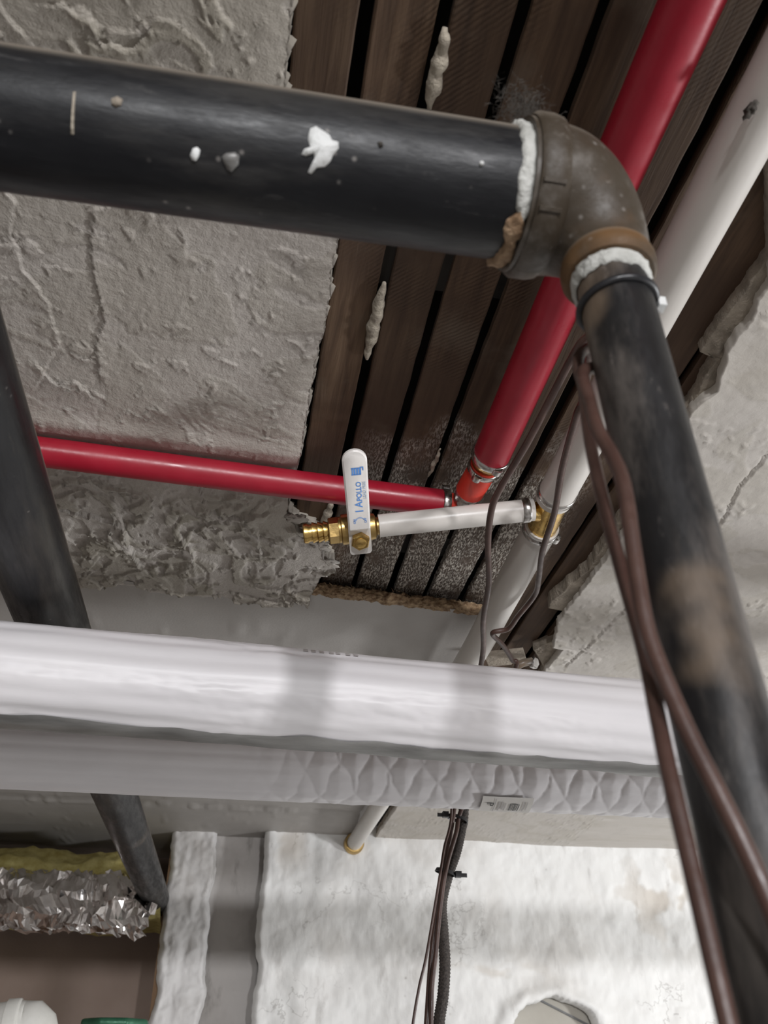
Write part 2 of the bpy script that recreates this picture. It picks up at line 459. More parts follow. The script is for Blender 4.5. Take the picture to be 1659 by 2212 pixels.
def sheet(name, X, Y, Z, mat, parent, flake, rims, thick):
    nr, nc = X.shape
    V = np.stack([X, Y, Z], -1).reshape(-1, 3); Fc = grid_faces(nr, nc); fl = list(flake.ravel())
    V = V.tolist()
    for side in rims:
        idx = skirt(V, nr, nc, side, thick); n0 = len(V)
        for j, i in enumerate(idx):
            v = V[i]; dx = .0025 * math.sin(j * 1.3) + .002 * math.sin(j * .37)
            V.append([v[0] + (dx if side == 'right' else 0), v[1], CZ + thick]); fl.append(1.0)
        for j in range(len(idx) - 1):
            Fc.append([int(idx[j]), int(idx[j + 1]), n0 + j + 1, n0 + j])
    o = obj(name, V, Fc, mat, parent)
    set_attr(o, 'flake', fl)
    return o
ys = np.concatenate([np.linspace(-1.2, .12, 12)[:-1], np.linspace(.12, .985, 560)])
us = np.concatenate([np.linspace(-1.9, -.02, 14)[:-1], np.linspace(0, 1, 350)])
Yg, Ug = np.meshgrid(ys, us, indexing='ij')
xe = ledge(ys) + .0016 * perlin(ys * 90, ys * 0, 8) + .0008 * perlin(ys * 260, ys * 0, 9)
Xg = np.where(Ug < 0, -.42 + Ug * 1.3, -.42 + Ug * (xe[:, None] + .42))
yend = .010 * fbm(Xg * 22, Xg * 0, 4, 12) * sstep(.90, .985, Yg)
Yg = Yg + yend
wx = perlin(Xg * 6, Yg * 6, 31) * .06
near = 1 - sstep(.30, .40, Yg)                        # flaked stretch close to the camera
far = sstep(.735, .80, Yg + .25 * perlin(Xg * 9, Yg * 9, 32) * .2)      # peeling stretch by the board
c1, n1 = chips(Xg, Yg, 16, 1, .05, .02, .9)
c2, n2 = chips(Xg, Yg, 34, 2, .10, .03, .9)
c3, n3 = chips(Xg, Yg, 60, 3, .28, .05, .7)
c4, n4 = chips(Xg, Yg, 11, 4, .0, .02, 1.2)
mid = np.clip(1 - near - far, 0, 1)
hgt = .0026 * fbm(Xg * 4, Yg * 4, 2, 5) + .00022 * fbm(Xg * 120, Yg * 120, 3, 6)
c5, n5 = chips(Xg, Yg, 24, 9, .30, .03, .6); c6, n6 = chips(Xg, Yg, 48, 10, .42, .04, .5); c7, n7 = chips(Xg, Yg, 7, 14, .0, .012, 1.3)
c8, n8 = chips(Xg, Yg, 20, 16, .38, .02, .5); c9, n9 = chips(Xg, Yg, 40, 18, .55, .03, .5)
hgt += mid * (.00030 * fbm((Xg + Yg * .35) * 150, Yg * 40, 3, 7) + .0009 * c9 + .00045 * c7)
hgt += near * (.0017 * c8 + .0015 * c9 + .0005 * c7)
hgt += far * (.0032 * c4 + .0022 * c7 + .0022 * c8 + .0017 * c9 + .0008 * fbm(Xg * 18, Yg * 18, 3, 11))
hgt += far * .004 * sstep(-.05, .08, Xg)
hgt += lips(Xg, Yg, [
    [(0, 395), (30, 440), (22, 500), (50, 580), (105, 655), (130, 740), (95, 800), (80, 830)],
    [(210, 452), (262, 440), (330, 455), (392, 456)],
    [(215, 810), (205, 740), (225, 690), (205, 600), (195, 540), (200, 470)],
    [(110, 10), (140, 15), (190, 25), (207, 60), (225, 95), (260, 98)],
    [(85, 790), (120, 830), (165, 822), (195, 850)],
    [(0, 10), (25, 50), (45, 70)]], H_P)
hgt += lips(Xg, Yg, [[(265, 1120), (280, 1170), (300, 1210)], [(392, 1150), (420, 1180), (425, 1230)], [(430, 1055), (455, 1100), (480, 1115), (545, 1105)],
                     [(120, 1090), (200, 1110), (260, 1125)], [(556, 1135), (565, 1180)]], H_P, .0045, .010)
# ridge of mortar along the red pipe
ry = .700 + (Xg + .209) * .05
hgt += .004 * np.exp(-((Yg - ry + .03) / .013) ** 2) * (Xg > -.6)
edge_d = np.clip((xe[:, None] - Xg) / .02, 0, 1)
hgt += -.0022 * (1 - edge_d) ** 2 * (Yg < .8)
flk = np.clip(near * (.45 + .55 * np.maximum(c8, c7 * .5)) + far * np.maximum(c4 * .7, c8) + mid * c7 * .35, 0, 1)  # whole near stretch mixed darker, its chips further
plaster_l = sheet('plaster_sheet', Xg, Yg, CZ + H_P - hgt, M['plaster'], ceiling, flk, ('right', 'far'), .537)

# right plaster: brown scratch coat under a pale finish coat
rbase = edge_fn([(1659, 300), (1659, 555), (1600, 640), (1550, 705), (1512, 762), (1549, 778), (1530, 802), (1500, 862), (1478, 890), (1400, 1035), (1350, 1110), (1268, 1232), (1190, 1296), (1184, 1312), (1238, 1322), (1212, 1380), (1152, 1405), (1176, 1440), (1120, 1560), (990, 1640), (880, 1700)], .522)
rfin = edge_fn([(1700, 420), (1659, 612), (1634, 660), (1622, 690), (1592, 722), (1572, 762), (1562, 800), (1542, 850), (1494, 884), (1418, 1040), (1352, 1150), (1284, 1240), (1236, 1305), (1206, 1345), (1194, 1398), (1216, 1402), (1192, 1432), (1178, 1446), (1130, 1560), (1000, 1640), (885, 1700)], .514)
def right_sheet(name, efn, h, mat, y0, fl_amt, rough, thick, seed):
    ys = np.concatenate([np.linspace(y0, 1.35, 520), np.linspace(1.36, 2.3, 120)])
    us = np.concatenate([np.linspace(0, 1, 210), np.linspace(1.1, 4.5, 12)])
    Yg, Ug = np.meshgrid(ys, us, indexing='ij')
    xe = efn(ys) + .0018 * perlin(ys * 70, ys * 0, seed) + .0008 * perlin(ys * 240, ys * 0, seed + 1)
    Xg = xe[:, None] + Ug * (.82 - xe[:, None])
    c1, _ = chips(Xg, Yg, 12, seed, .12, .02, .8); c2, _ = chips(Xg, Yg, 75, seed + 3, .42, .08, .4)
    hg = .002 * fbm(Xg * 5, Yg * 5, 3, seed + 5) + .0003 * fbm(Xg * 80, Yg * 80, 3, seed + 6) + rough * (.0003 * c1 + .0013 * c2 * sstep(-.1, .25, perlin(Xg * 8, Yg * 8, seed + 7)))
    if fl_amt:
        hg += lips(Xg, Yg, [[(1660, 985), (1600, 1050), (1560, 1130), (1350, 1320), (1225, 1440)]], h, -.0022, .004)
    ed = np.clip((Xg - xe[:, None]) / .03, 0, 1)
    hg += .0025 * (1 - ed) ** 2 * perlin(Yg * 14, Yg * 0, seed + 9)
    return sheet(name, Xg, Yg, CZ + h - hg, mat, ceiling, c1 * fl_amt, ('left',), thick)
right_sheet('scratch_coat', rbase, .522, M['scratch'], .10, 0, 2.0, .536, 61)
right_sheet('plaster_sheet', rfin, .514, M['plaster_r'], .10, .8, 1.0, .523, 71)

# smooth board by the wall, with its torn fibre edge
e0, e1 = P(672, 1277, .518), P(1040, 1324, .518)
def eline(x): return e0[1] + (x - e0[0]) * (e1[1] - e0[1]) / (e1[0] - e0[0])
xs = np.concatenate([np.linspace(-2.2, -.45, 6), np.linspace(-.44, .315, 150)]); ts = np.linspace(0, 1, 90)
Xb, Tb = np.meshgrid(xs, ts, indexing='ij'); y0b = np.where(Xb > e0[0], eline(Xb), .966)
Yb = y0b + Tb * (2.47 - y0b)
Zb = CZ + .519 - .0010 * fbm(Xb * 4, Yb * 4, 3, 81) - .0016 * sstep(.10, .35, fbm(Xb * 60, Yb * 60, 2, 82)) * (fbm(Xb * 25, Yb * 25, 2, 84) > .45) 
joint = np.abs(Yb - 1.95 + .01 * perlin(Xb * 9, Xb * 0, 83))
Zb += .004 * np.exp(-(joint / .006) ** 2) - .003 * np.exp(-((joint - .012) / .006) ** 2) * (perlin(Xb * 30, Yb * 3, 86) > 0)
o = sheet('board_panel', Xb, Yb, Zb, M['board'], ceiling, Xb * 0, ('far', 'near'), .537)
xs = np.linspace(e0[0] - .012, e1[0] + .004, 240); hs = np.linspace(0, 1, 14)
Xe, He = np.meshgrid(xs, hs, indexing='ij')
Ye = eline(Xe) - .003 - .006 * np.abs(fbm(Xe * 60, He * 2.2, 4, 91)) - .004 * np.sin(He * math.pi) + .005 * (He > .95)
Ze = CZ + .5170 + He * .0115 + .0018 * fbm(Xe * 70, He * 3, 3, 92)
Ye[:, 0] += .012
obj('torn_edge', np.stack([Xe, Ye, Ze], -1), grid_faces(240, 14), M['fibre'], ceiling)
mb = MB()                                            # loose fibres on the torn edge
for i in range(420):
    x = random.uniform(e0[0] - .01, e1[0]); y = eline(x) - random.uniform(.002, .008); z = CZ + random.uniform(.515, .529)
    d = np.array([random.uniform(-1, 1), random.uniform(-.8, .1), random.uniform(-.9, .5)]) * random.uniform(.003, .008)
    w = np.array([.0004, 0, .0004]); p = np.array([x, y, z])
    mb.add([p - w, p + w, p + d], [[0, 1, 2]])
tagit(mb.build('loose_fibres', M['fibre'], ceiling, smooth=False), kind='stuff')

# plaster keys squeezed between the laths
def key(px0, px1, r, seed):
    a, b = P(*px0, .531), P(*px1, .531); n = 26
    t = np.linspace(0, 1, n)
    pts = a + (b - a) * t[:, None]
    pts[:, 0] += .0012 * perlin(t * 6, t * 0, seed); pts[:, 2] += .0015 * perlin(t * 8, t * 0, seed + 1)
    rr = r * (np.sin(np.clip(t, .02, .98) * math.pi) ** .4) * (1 + .35 * perlin(t * 9, t * 0, seed + 2))
    V, Fc = tube(pts, rr, 10)
    obj('plaster_key', V, Fc, M['key'], ceiling)
key((964, 60), (926, 235), .0052, 101); key((829, 610), (792, 775), .0052, 104); key((716, 1085), (690, 1160), .0048, 107)
key((952, 968), (925, 1030), .0022, 110)
def flap(px, h, seed):                               # curled chips of plaster at the broken edge
    c = P(*px, h); V, Fc = blob(c, np.array([.011, .009, .0022]), seed, 10, 16, .9); obj('plaster_chip', V, Fc, M['plaster'], ceiling)
    set_attr(bpy.context.scene.objects[-1] if False else ceiling.children[-1] if False else COL.objects[-1], 'flake', [0.2] * len(V))
for i, q in enumerate([(690, 1180), (712, 1218), (660, 1150), (690, 1235), (640, 1120)]): flap(q, .512, 120 + i)

# ------------------------------------------------------------------ front wall
WY = 2.14
def wall_sheet(name, x0, x1, y, mat, h0, h1, step, amp, seed, hole=None, ragged=0.0, parent=None, stain=None, rag_both=True, vert=False):
    zs = np.concatenate([np.linspace(-CZ, h0, 10)[:-1], np.arange(h0, h1, step)])
    xs = np.arange(x0, x1, step)
    Z, X = np.meshgrid(zs, xs, indexing='ij')
    rg = ragged * fbm(Z * 9, Z * 0 + seed, 4, seed)
    wl = 1 - sstep(x0, x0 + .05, X); wr = sstep(x1 - .05, x1, X) if rag_both else 0
    XX = X + rg * (wl + wr)
    big = fbm(X * 3.2, Z * 3.2, 4, seed); fine = fbm(X * 26, Z * 17, 4, seed + 4)
    cr = np.abs(fbm(X * 7, Z * 7, 4, seed + 8)); crm = sstep(.05, .3, perlin(X * 4, Z * 4, seed + 12))
    crack = np.exp(-(cr / .018) ** 2) * crm
    D = amp * big + .0016 * fine + .004 * fbm(X * 9, Z * 9, 3, seed + 14) - .002 * crack + .0006 * fbm(X * 90, Z * 90, 3, seed + 15)
    if vert: D += .0012 * perlin(X * 70, Z * 14, seed + 18) + .004 * fbm(X * 26, Z * 22, 3, seed + 19)
    rim = np.zeros(X.shape)
    if hole is not None:
        hx, hz, rx, rz = hole
        q = np.hypot((X - hx) / rx, (Z - hz) / rz) + .10 * perlin(X * 22, Z * 22, seed + 20)
        rim = q; D += .012 * np.exp(-((q - 1.12) / .16) ** 2)
        D -= .05 * sstep(1.02, .9, q) if False else 0
    st = np.zeros(X.shape) if stain is None else stain(X, Z)
    D += -.006 * st
    edge = np.clip((X - x0) / .012, 0, 1); D -= .018 * (1 - edge) ** 2
    if rag_both:
        edge = np.clip((x1 - X) / .012, 0, 1); D -= .018 * (1 - edge) ** 2
    Y = y - D
    Fc = np.array(grid_faces(*X.shape))
    if hole is not None:
        m = rim.ravel()[Fc].max(1) > 1.0; Fc = Fc[m]
        ins = rim < 1.0; sc2 = np.where(ins, 1 / np.clip(rim, .5, 1), 1.0)
        XX = np.where(ins, hx + (XX - hx) * sc2, XX); Z = np.where(ins, hz + (Z - hz) * sc2, Z); Y = np.where(ins, Y + .03, Y)
    V = np.stack([XX, Y, Z + CZ], -1).reshape(-1, 3)
    o = obj(name, V, Fc.tolist(), mat, parent)
    set_attr(o, 'crack', np.clip(crack, 0, 1)); set_attr(o, 'stain', np.clip(st, 0, 1))
    return o
def main_stain(X, Z):
    s = .55 * sstep(.05, .4, fbm(X * 9, Z * 9, 4, 140)) * np.exp(-(((X - 1.05) / .12) ** 2 + ((Z - .40) / .09) ** 2))
    s += .5 * np.exp(-(((X - .14) / .06) ** 2 + ((Z - .49) / .05) ** 2)) * sstep(-.2, .4, fbm(X * 12, Z * 12, 3, 141))
    s += .35 * np.exp(-(((X - .62) / .12) ** 2 + ((Z - .235) / .03) ** 2)) * sstep(-.1, .5, fbm(X * 14, Z * 25, 3, 142))
    return s
HOLE = (.745, .075, .118, .108)
wall = wall_sheet('wall_front', .083, 2.2, WY, M['white_wall'], 0.0, .545, .0042, .012, 131, HOLE, .010, None, main_stain, False)
tagit(wall, kind='structure')
V, Fc = box((1.14, WY + .33, CZ - .55), (2.2, .3, 2.2))
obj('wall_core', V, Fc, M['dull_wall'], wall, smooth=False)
wall_sheet('stone_strip', -.128, -.022, WY + .04, M['grey_wall'], -.05, .535, .0036, .010, 151, None, .012, wall, None, True, True)
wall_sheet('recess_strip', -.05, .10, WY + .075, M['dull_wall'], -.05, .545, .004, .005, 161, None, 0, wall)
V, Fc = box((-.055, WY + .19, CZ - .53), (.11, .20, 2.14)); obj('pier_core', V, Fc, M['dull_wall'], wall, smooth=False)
# dark recess on the left with its brown back wall
V, Fc = box((-1.1, WY + .36, CZ - .53), (2.0, .06, 2.16))
rec = tagit(obj('wall_recess', V, Fc, M['brown'], smooth=False), kind='structure')
V, Fc = box((-.122, WY + .20, CZ - .53), (.016, .26, 2.14)); obj('wooden_jamb', V, Fc, M['wood'], rec, smooth=False)
# panel inside the broken hole
t = thing('access_panel', (.745, WY + .1, CZ - .1), 'tan flat panel set inside the broken hole low in the white wall', 'panel')
V, Fc = box((.745, WY + .035, CZ + .04), (.34, .014, .30)); obj('panel_board', V, Fc, M['tan'], t, smooth=False)
a, b = Q(1165, 2160, WY + .027), Q(1258, 2208, WY + .027)
d = (b - a) / np.linalg.norm(b - a)
V, Fc = box((a + b) / 2 + d * .03, (np.linalg.norm(b - a) + .10, .006, .004), [d, (0, 1, 0), np.cross(d, (0, 1, 0))]); obj('panel_seam', V, Fc, M['ink'], t, smooth=False)

# ------------------------------------------------------------------ black steel pipe with elbow and riser
t = thing('steel_pipe', (.15, .25, 0), 'thick black steel pipe with rusty elbow turning down into a riser', 'pipe')
y_b, h_b = .2485, .354
def hb(x): return h_b
xs = np.linspace(-1.6, .118, 90)
V, Fc = tube(np.stack([xs, y_b + xs * 0, CZ + hb(0) + xs * 0], 1), .0302, 48)
obj('horizontal_pipe', V, Fc, M['black'], t, flat_ang=50)
XC, ZC = .1447, h_b
R = .038; ax0 = XC - R
def rx(z): return XC - .0325 * (z - (CZ + ZC - R))     # the riser leans a little
arc = [np.array([ax0 - .002, y_b, CZ + ZC]), np.array([ax0, y_b, CZ + ZC])]
for a in np.linspace(0, math.pi / 2, 24)[1:]: arc.append(np.array([XC - R + R * math.sin(a), y_b, CZ + ZC - R + R * math.cos(a)]))
arc.append(np.array([XC, y_b, CZ + ZC - R - .008]))
arc = np.array(arc); s = np.linspace(0, 1, len(arc))
rad = .0350 + (.0196 - .0350) * sstep(.25, 1.0, s)
V, Fc = tube(arc, rad, 48)
el = obj('elbow_fitting', V, Fc, M['elbow'], t, flat_ang=60)
V, Fc = lathe((ax0 - .001, y_b, CZ + ZC), (ax0 + .1, y_b, CZ + ZC), [(0, .0312), (.0010, .0360), (.003, .0375), (.010, .0375), (.0135, .0366), (.016, .0340)], 48); obj('elbow_bead', V, Fc, M['elbow'], el, flat_ang=40)
V, Fc = lathe((XC, y_b, CZ + ZC - R - .012), (XC, y_b, CZ + ZC), [(0, .0170), (0, .0195), (.002, .0212), (.006, .0214), (.010, .0205), (.013, .0185)], 48, False); obj('elbow_bead', V, Fc, M['rusty'], el, flat_ang=40)
# raised cast bars on the bead
for ang in (222, 240):
    c = np.array([ax0 + .006, y_b + .0375 * math.cos(math.radians(ang)), CZ + ZC + .0375 * math.sin(math.radians(ang))])
    nr_ = np.array([0, math.cos(math.radians(ang)), math.sin(math.radians(ang))]); tg = np.cross((1, 0, 0), nr_)
    V, Fc = box(c, (.010, .0018, .0016), [(1, 0, 0), tg, nr_]); obj('cast_bar', V, Fc, M['elbow'], el, smooth=False)
z_top = CZ + ZC - R - .008
zs = np.linspace(z_top, .0, 60)
V, Fc = tube(np.stack([rx(zs), y_b + zs * 0, zs], 1), .0156, 40)
obj('riser_pipe', V, Fc, M['riser'], t, flat_ang=50)
# thread paste
def ring_patch(c, axis, r, w0, a0, a1, seed, amp, thick=.0016):
    axis = np.asarray(axis, float); ref = np.array([0, 0, 1.0]) if abs(axis[2]) < .9 else np.array([1.0, 0, 0])
    u = np.cross(axis, ref); u /= np.linalg.norm(u); v = np.cross(u, axis)
    A = np.radians(np.linspace(a0, a1, 60)); rows = []
    for k, w in enumerate((-1, -.8, -.3, .3, .8, 1)):
        ww = w * w0 / 2 * (1 + amp * fbm(A * 3 + (w > 0) * 20, A * 0, 4, seed)) * np.clip(np.minimum(A - A[0], A[-1] - A) / .15, .1, 1)
        rr = r + (0 if abs(w) == 1 else thick * (1 + .5 * perlin(A * 9, A * 0 + k, seed + 5)))
        rows.append(np.asarray(c) + ww[:, None] * axis + rr[..., None] * (np.cos(A)[:, None] * u + np.sin(A)[:, None] * v) if np.ndim(rr) else np.asarray(c) + ww[:, None] * axis + rr * (np.cos(A)[:, None] * u + np.sin(A)[:, None] * v))
    V = np.array(rows); return V.reshape(-1, 3), grid_faces(6, 60)
V, Fc = ring_patch((ax0 - .0035, y_b, CZ + ZC), (1, 0, 0), .0302, .0085, -74, 75, 171, .3, .0020); obj('thread_paste', V, Fc, M['dope'], t)
V, Fc = ring_patch((ax0 - .0055, y_b, CZ + ZC), (1, 0, 0), .0302, .0080, -150, -66, 172, .5, .0026); obj('tan_paste', V, Fc, M['rust_paste'], t)
V, Fc = ring_patch((XC, y_b, z_top - .0055), (0, 0, 1), .0156, .010, 2, 358, 173, .4, .0018); obj('thread_paste', V, Fc, M['dope'], t)
# white paint splashes, shaped on the pipe surface
def splash(px, py, pts, seed, mat='whitepaint'):
    """pts: pixel outline of the splash around its centre"""
    def on(pxx, pyy):
        d = ray(pxx, pyy); A = d[1] ** 2 + d[2] ** 2; B = -2 * (d[1] * y_b + d[2] * h_b); C = y_b ** 2 + h_b ** 2 - .0302 ** 2
        s = (-B - math.sqrt(max(B * B - 4 * A * C, 0))) / (2 * A); p = d * s
        n = np.array([0, p[1] - y_b, p[2] - h_b]); n /= np.linalg.norm(n)
        return p + np.array([0, 0, CZ]), n
    V = []; n = len(pts)
    for f, lift in ((1.0, -.0004), (.9, .0009), (.5, .0016)):
        for a, b in pts:
            p, nn = on(px + (a - px) * f, py + (b - py) * f); V.append(p + nn * lift)
    p, nn = on(px, py); V.append(p + nn * .0018)
    Fc = [[k * n + i, k * n + (i + 1) % n, (k + 1) * n + (i + 1) % n, (k + 1) * n + i] for k in range(2) for i in range(n)] + [[2 * n + i, 2 * n + (i + 1) % n, 3 * n] for i in range(n)]
    obj('paint_splash', V, Fc, M[mat], t)
splash(692, 318, [(670, 276), (682, 271), (700, 282), (712, 290), (718, 302), (732, 306), (733, 320), (722, 332), (714, 350), (702, 362), (684, 364), (672, 378), (664, 374), (672, 356), (680, 342), (676, 332), (660, 338), (650, 334), (656, 322), (670, 318), (664, 302), (666, 288)], 1)
splash(422, 333, [(416, 320), (426, 317), (433, 324), (430, 338), (424, 348), (414, 346), (410, 336)], 2)
splash(1040, 354, [(1036, 349), (1043, 349), (1046, 356), (1040, 360), (1035, 356)], 3)
splash(157, 246, [(159, 196), (164, 196), (161, 245), (160, 292), (153, 292), (155, 245)], 4, 'key')
splash(254, 224, [(240, 214), (254, 209), (266, 216), (262, 228), (250, 232), (240, 226)], 5, 'scratch')
splash(502, 345, [(482, 350), (478, 338), (488, 330), (508, 328), (518, 336), (516, 356), (500, 372), (490, 366)], 6, 'tape')
splash(822, 313, [(815, 308), (825, 307), (828, 316), (820, 320)], 7, 'dust')

# zip tie around the riser
t = thing('cable_tie', (XC, y_b, CZ + .27), 'black cable tie strapped around the riser below the rusty elbow', 'cable tie')
zt = CZ + .287
V, Fc = tube(np.array([[rx(zt) + .0166 * math.cos(a), y_b + .0166 * math.sin(a), zt + .002 * math.cos(a)] for a in np.linspace(0, 2 * math.pi, 49)]), .0017, 10, False); obj('strap', V, Fc, M['tie'], t)
V, Fc = box((rx(zt) + .0180, y_b - .004, zt), (.0035, .005, .005)); obj('tie_head', V, Fc, M['whitepaint'], t, smooth=False)

# ------------------------------------------------------------------ black pipe on the left
t = thing('steel_pipe', (-.17, 1.2, CZ + .3), 'black steel pipe running under the ceiling into the foil insulation', 'pipe')
ysp = np.linspace(.352, 2.25, 90)
def lx(y): return -.1895 + .0190 * y
def lz(y): return CZ + .36 + .012 * np.clip(y - 1.2, 0, 2)
V, Fc = tube(np.stack([lx(ysp), ysp, lz(ysp)], 1), .0300, 44)
obj('pipe_body', V, Fc, M['black_left'], t, flat_ang=50)
arc = np.array([[lx(.352) - .036 + .036 * math.cos(a), .352 - .030 * math.sin(a), CZ + .36] for a in np.linspace(0, math.pi / 2, 16)])
V, Fc = tube(np.vstack([arc[0] + [0, .012, 0], arc, arc[-1] - [.012, 0, 0]]), .0315, 36); obj('elbow_fitting', V, Fc, M['elbow'], t, flat_ang=60)
V, Fc = tube(np.array([arc[-1], arc[-1] - [1.2, 0, 0]]), .0300, 36); obj('cross_pipe', V, Fc, M['black_left'], t, flat_ang=50)

# ------------------------------------------------------------------ red water pipe
t = thing('red_water_pipe', (.19, .70, CZ + .5), 'red plastic water pipe with clamp rings and a tee branch', 'pipe')
HR = .500
cA = P(1064, 978, HR); cT = P(1000, 1085, HR)
xr0 = .2075
def red_main(y): return np.array([xr0 + (cA[0] - xr0) * np.clip((y - .2) / (cA[1] - .2), -2, 1), y, CZ + HR])
ysr = np.linspace(-.5, cA[1], 40)
V, Fc = tube(np.array([red_main(y) for y in ysr]), .0176, 36); obj('main_pipe', V, Fc, M['red'], t, flat_ang=50)
cB = P(1014, 1062, HR); dr = (cB - cA) / np.linalg.norm(cB - cA)
L = np.linalg.norm(cB - cA)
def clamp(c, d, r, parent, ear_ang, w=.0075):
    d = np.asarray(d, float) / np.linalg.norm(d); c = np.asarray(c, float)
    V, Fc = lathe(c - d * w / 2, c + d, [(0, r - .0003), (0, r + .0007), (.0006, r + .0012), (w - .0006, r + .0012), (w, r + .0007), (w, r - .0003)], 36, False)
    o = obj('clamp_ring', V, Fc, M['steel'], parent, flat_ang=40)
    ref = np.array([0, 0, 1.0]); u = np.cross(d, ref); u /= np.linalg.norm(u); v = np.cross(u, d)
    a = math.radians(ear_ang); n = math.cos(a) * u + math.sin(a) * v; tg = np.cross(d, n)
    pts = []
    for q in np.linspace(0, math.pi, 11): pts.append(c + n * (r + .0008 + .0042 * math.sin(q)) + tg * (.0045 * math.cos(q)))
    hw = w * .46; V = []
    for p in pts:
        for sx, th in ((-hw, 0), (hw, 0), (hw, -.0009), (-hw, -.0009)): V.append(p + d * sx + n * th)
    obj('clamp_ear', V, grid_faces(11, 4, True), M['steel'], o, flat_ang=40)
    return o
clamp(cA + dr * .004, dr, .0176, t, -75)
V, Fc = lathe(cA, cB, [(-.01, .0150), (.006, .0178), (.008, .0178), (.010, .0165), (.012, .0165), (.014, .0150), (.016, .0136), (L * .9, .0136)], 36); obj('coupling', V, Fc, M['brass_dark'], t, flat_ang=40)
V, Fc = tube(np.array([cA + dr * .0185, cA + dr * .024, cA + dr * L]), .0143, 32); obj('reducer_pipe', V, Fc, M['red2'], t, flat_ang=50)
clamp(cA + dr * .0240, dr, .0145, t, -120, .0070)
# tee and the horizontal branch
V, Fc = lathe(cB - dr * .002, cT + dr, [(0, .0146), (.0025, .0148), (.004, .0125), (.016, .0125)], 32); obj('tee_fitting', V, Fc, M['steel'], t, flat_ang=40)
b1 = P(952, 1087, HR); b0 = P(80, 975, HR); db = (b1 - b0) / np.linalg.norm(b1 - b0)
V, Fc = tube(np.array([b0 - db * 1.2, b0, b1]), .0142, 36); obj('branch_pipe', V, Fc, M['red'], t, flat_ang=50)
V, Fc = tube(np.array([b1 - db * .005, b1 + db * .030]), .0120, 28); obj('tee_arm', V, Fc, M['red2'], t, flat_ang=50)
clamp(b1 + db * .004, db, .0142, t, 65)
clamp(b1 + db * .024, db, .0122, t, 65, .006)

# ------------------------------------------------------------------ white water pipe
t = thing('white_water_pipe', (.29, .70, CZ + .5), 'white plastic water pipe with brass tee and steel clamp rings', 'pipe')
HW = .486
w0, w1 = P(1659, 205, HW), P(1196, 1078, HW); dw = (w1 - w0) / np.linalg.norm(w1 - w0)
w2 = P(1172, 1135, HW); w3 = P(1010, 1432, HW); w4 = np.array([.294, WY + .03, CZ + .498])
V, Fc = tube(np.array([w0 - dw * .9, w0, w1]), .0178, 36); obj('main_pipe', V, Fc, M['whitepex'], t, flat_ang=50)
V, Fc = tube(smooth_path([w2, (w2 + w3) / 2, w3, (w3 + w4) / 2 + np.array([.002, 0, 0]), w4], 8), .0176, 36); obj('main_pipe', V, Fc, M['whitepex'], t, flat_ang=50)
clamp(w1 - dw * .010, dw, .0178, t, 10); d2 = (w3 - w2) / np.linalg.norm(w3 - w2); clamp(w2 + d2 * .007, d2, .0177, t, -35)
V, Fc = lathe(w1 - dw * .004, w2, [(0, .0155), (.006, .0160), (.012, .0150), (np.linalg.norm(w2 - w1) + .006, .0155)], 32)
tee = obj('brass_tee', V, Fc, M['brass'], t, flat_ang=40)
tc = (w1 + w2) / 2; q1 = P(1152, 1101, .482); q0 = P(818, 1136, .463); dq = (q1 - q0) / np.linalg.norm(q1 - q0)
V, Fc = tube(np.array([q1 - dq * .008, tc]), .0098, 24); obj('tee_arm', V, Fc, M['brass'], tee, flat_ang=50)
V, Fc = tube(np.array([q0, q1]), .0112, 32); obj('branch_pipe', V, Fc, M['whitepex'], t, flat_ang=50)
clamp(q1 - dq * .008, dq, .0112, t, 100, .0075)
V, Fc = lathe((w4[0], WY - .012, w4[2]), (w4[0], WY + 1, w4[2]), [(0, .0182), (0, .0215), (.004, .0235), (.020, .0240)], 32, False); obj('wall_collar', V, Fc, M['brass_dark'], t, flat_ang=40)
V, Fc = blob(P(1622, 236, .470), np.array([.0030, .0045, .0022]), 181, 10, 14, 1.0); obj('dirt_clump', V, Fc, M['dust'], t)

# ------------------------------------------------------------------ ball valve on the white branch
t = thing('ball_valve', q0, 'brass ball valve with white lever capping the white branch pipe', 'valve')
vd = -dq                                             # from the pipe outwards
L0 = np.linalg.norm(P(680, 1152, .463) - q0)
o0 = q0
V, Fc = lathe(o0 - vd * .004, o0 + vd, [(0, .0085), (.006, .0085), (.008, .0125), (.022, .0145), (.030, .0150), (.040, .0150), (.041, .0130), (.043, .0130)], 32); body = obj('valve_body', V, Fc, M['brass_dark'], t, flat_ang=35)
V, Fc = lathe(o0 + vd * .038, o0 + vd, [(0, .0120), (.0012, .0128), (.010, .0128), (.011, .0118)], flats=6); obj('hex_collar', V, Fc, M['brass_dark'], body, smooth=False)
prof = [(0, .0102), (.002, .0102)]
for k in range(3):
    s = .002 + k * .0055
    prof += [(s, .0088), (s + .0042, .0104), (s + .0046, .0104), (s + .0048, .0086)]
prof += [(.0205, .0086), (.0225, .0098), (.0255, .0098), (.0265, .0088), (.0265, .0060), (.012, .0058)]
V, Fc = lathe(o0 + vd * .047, o0 + vd, prof, 32); obj('hose_barb', V, Fc, M['brass'], t, flat_ang=35)
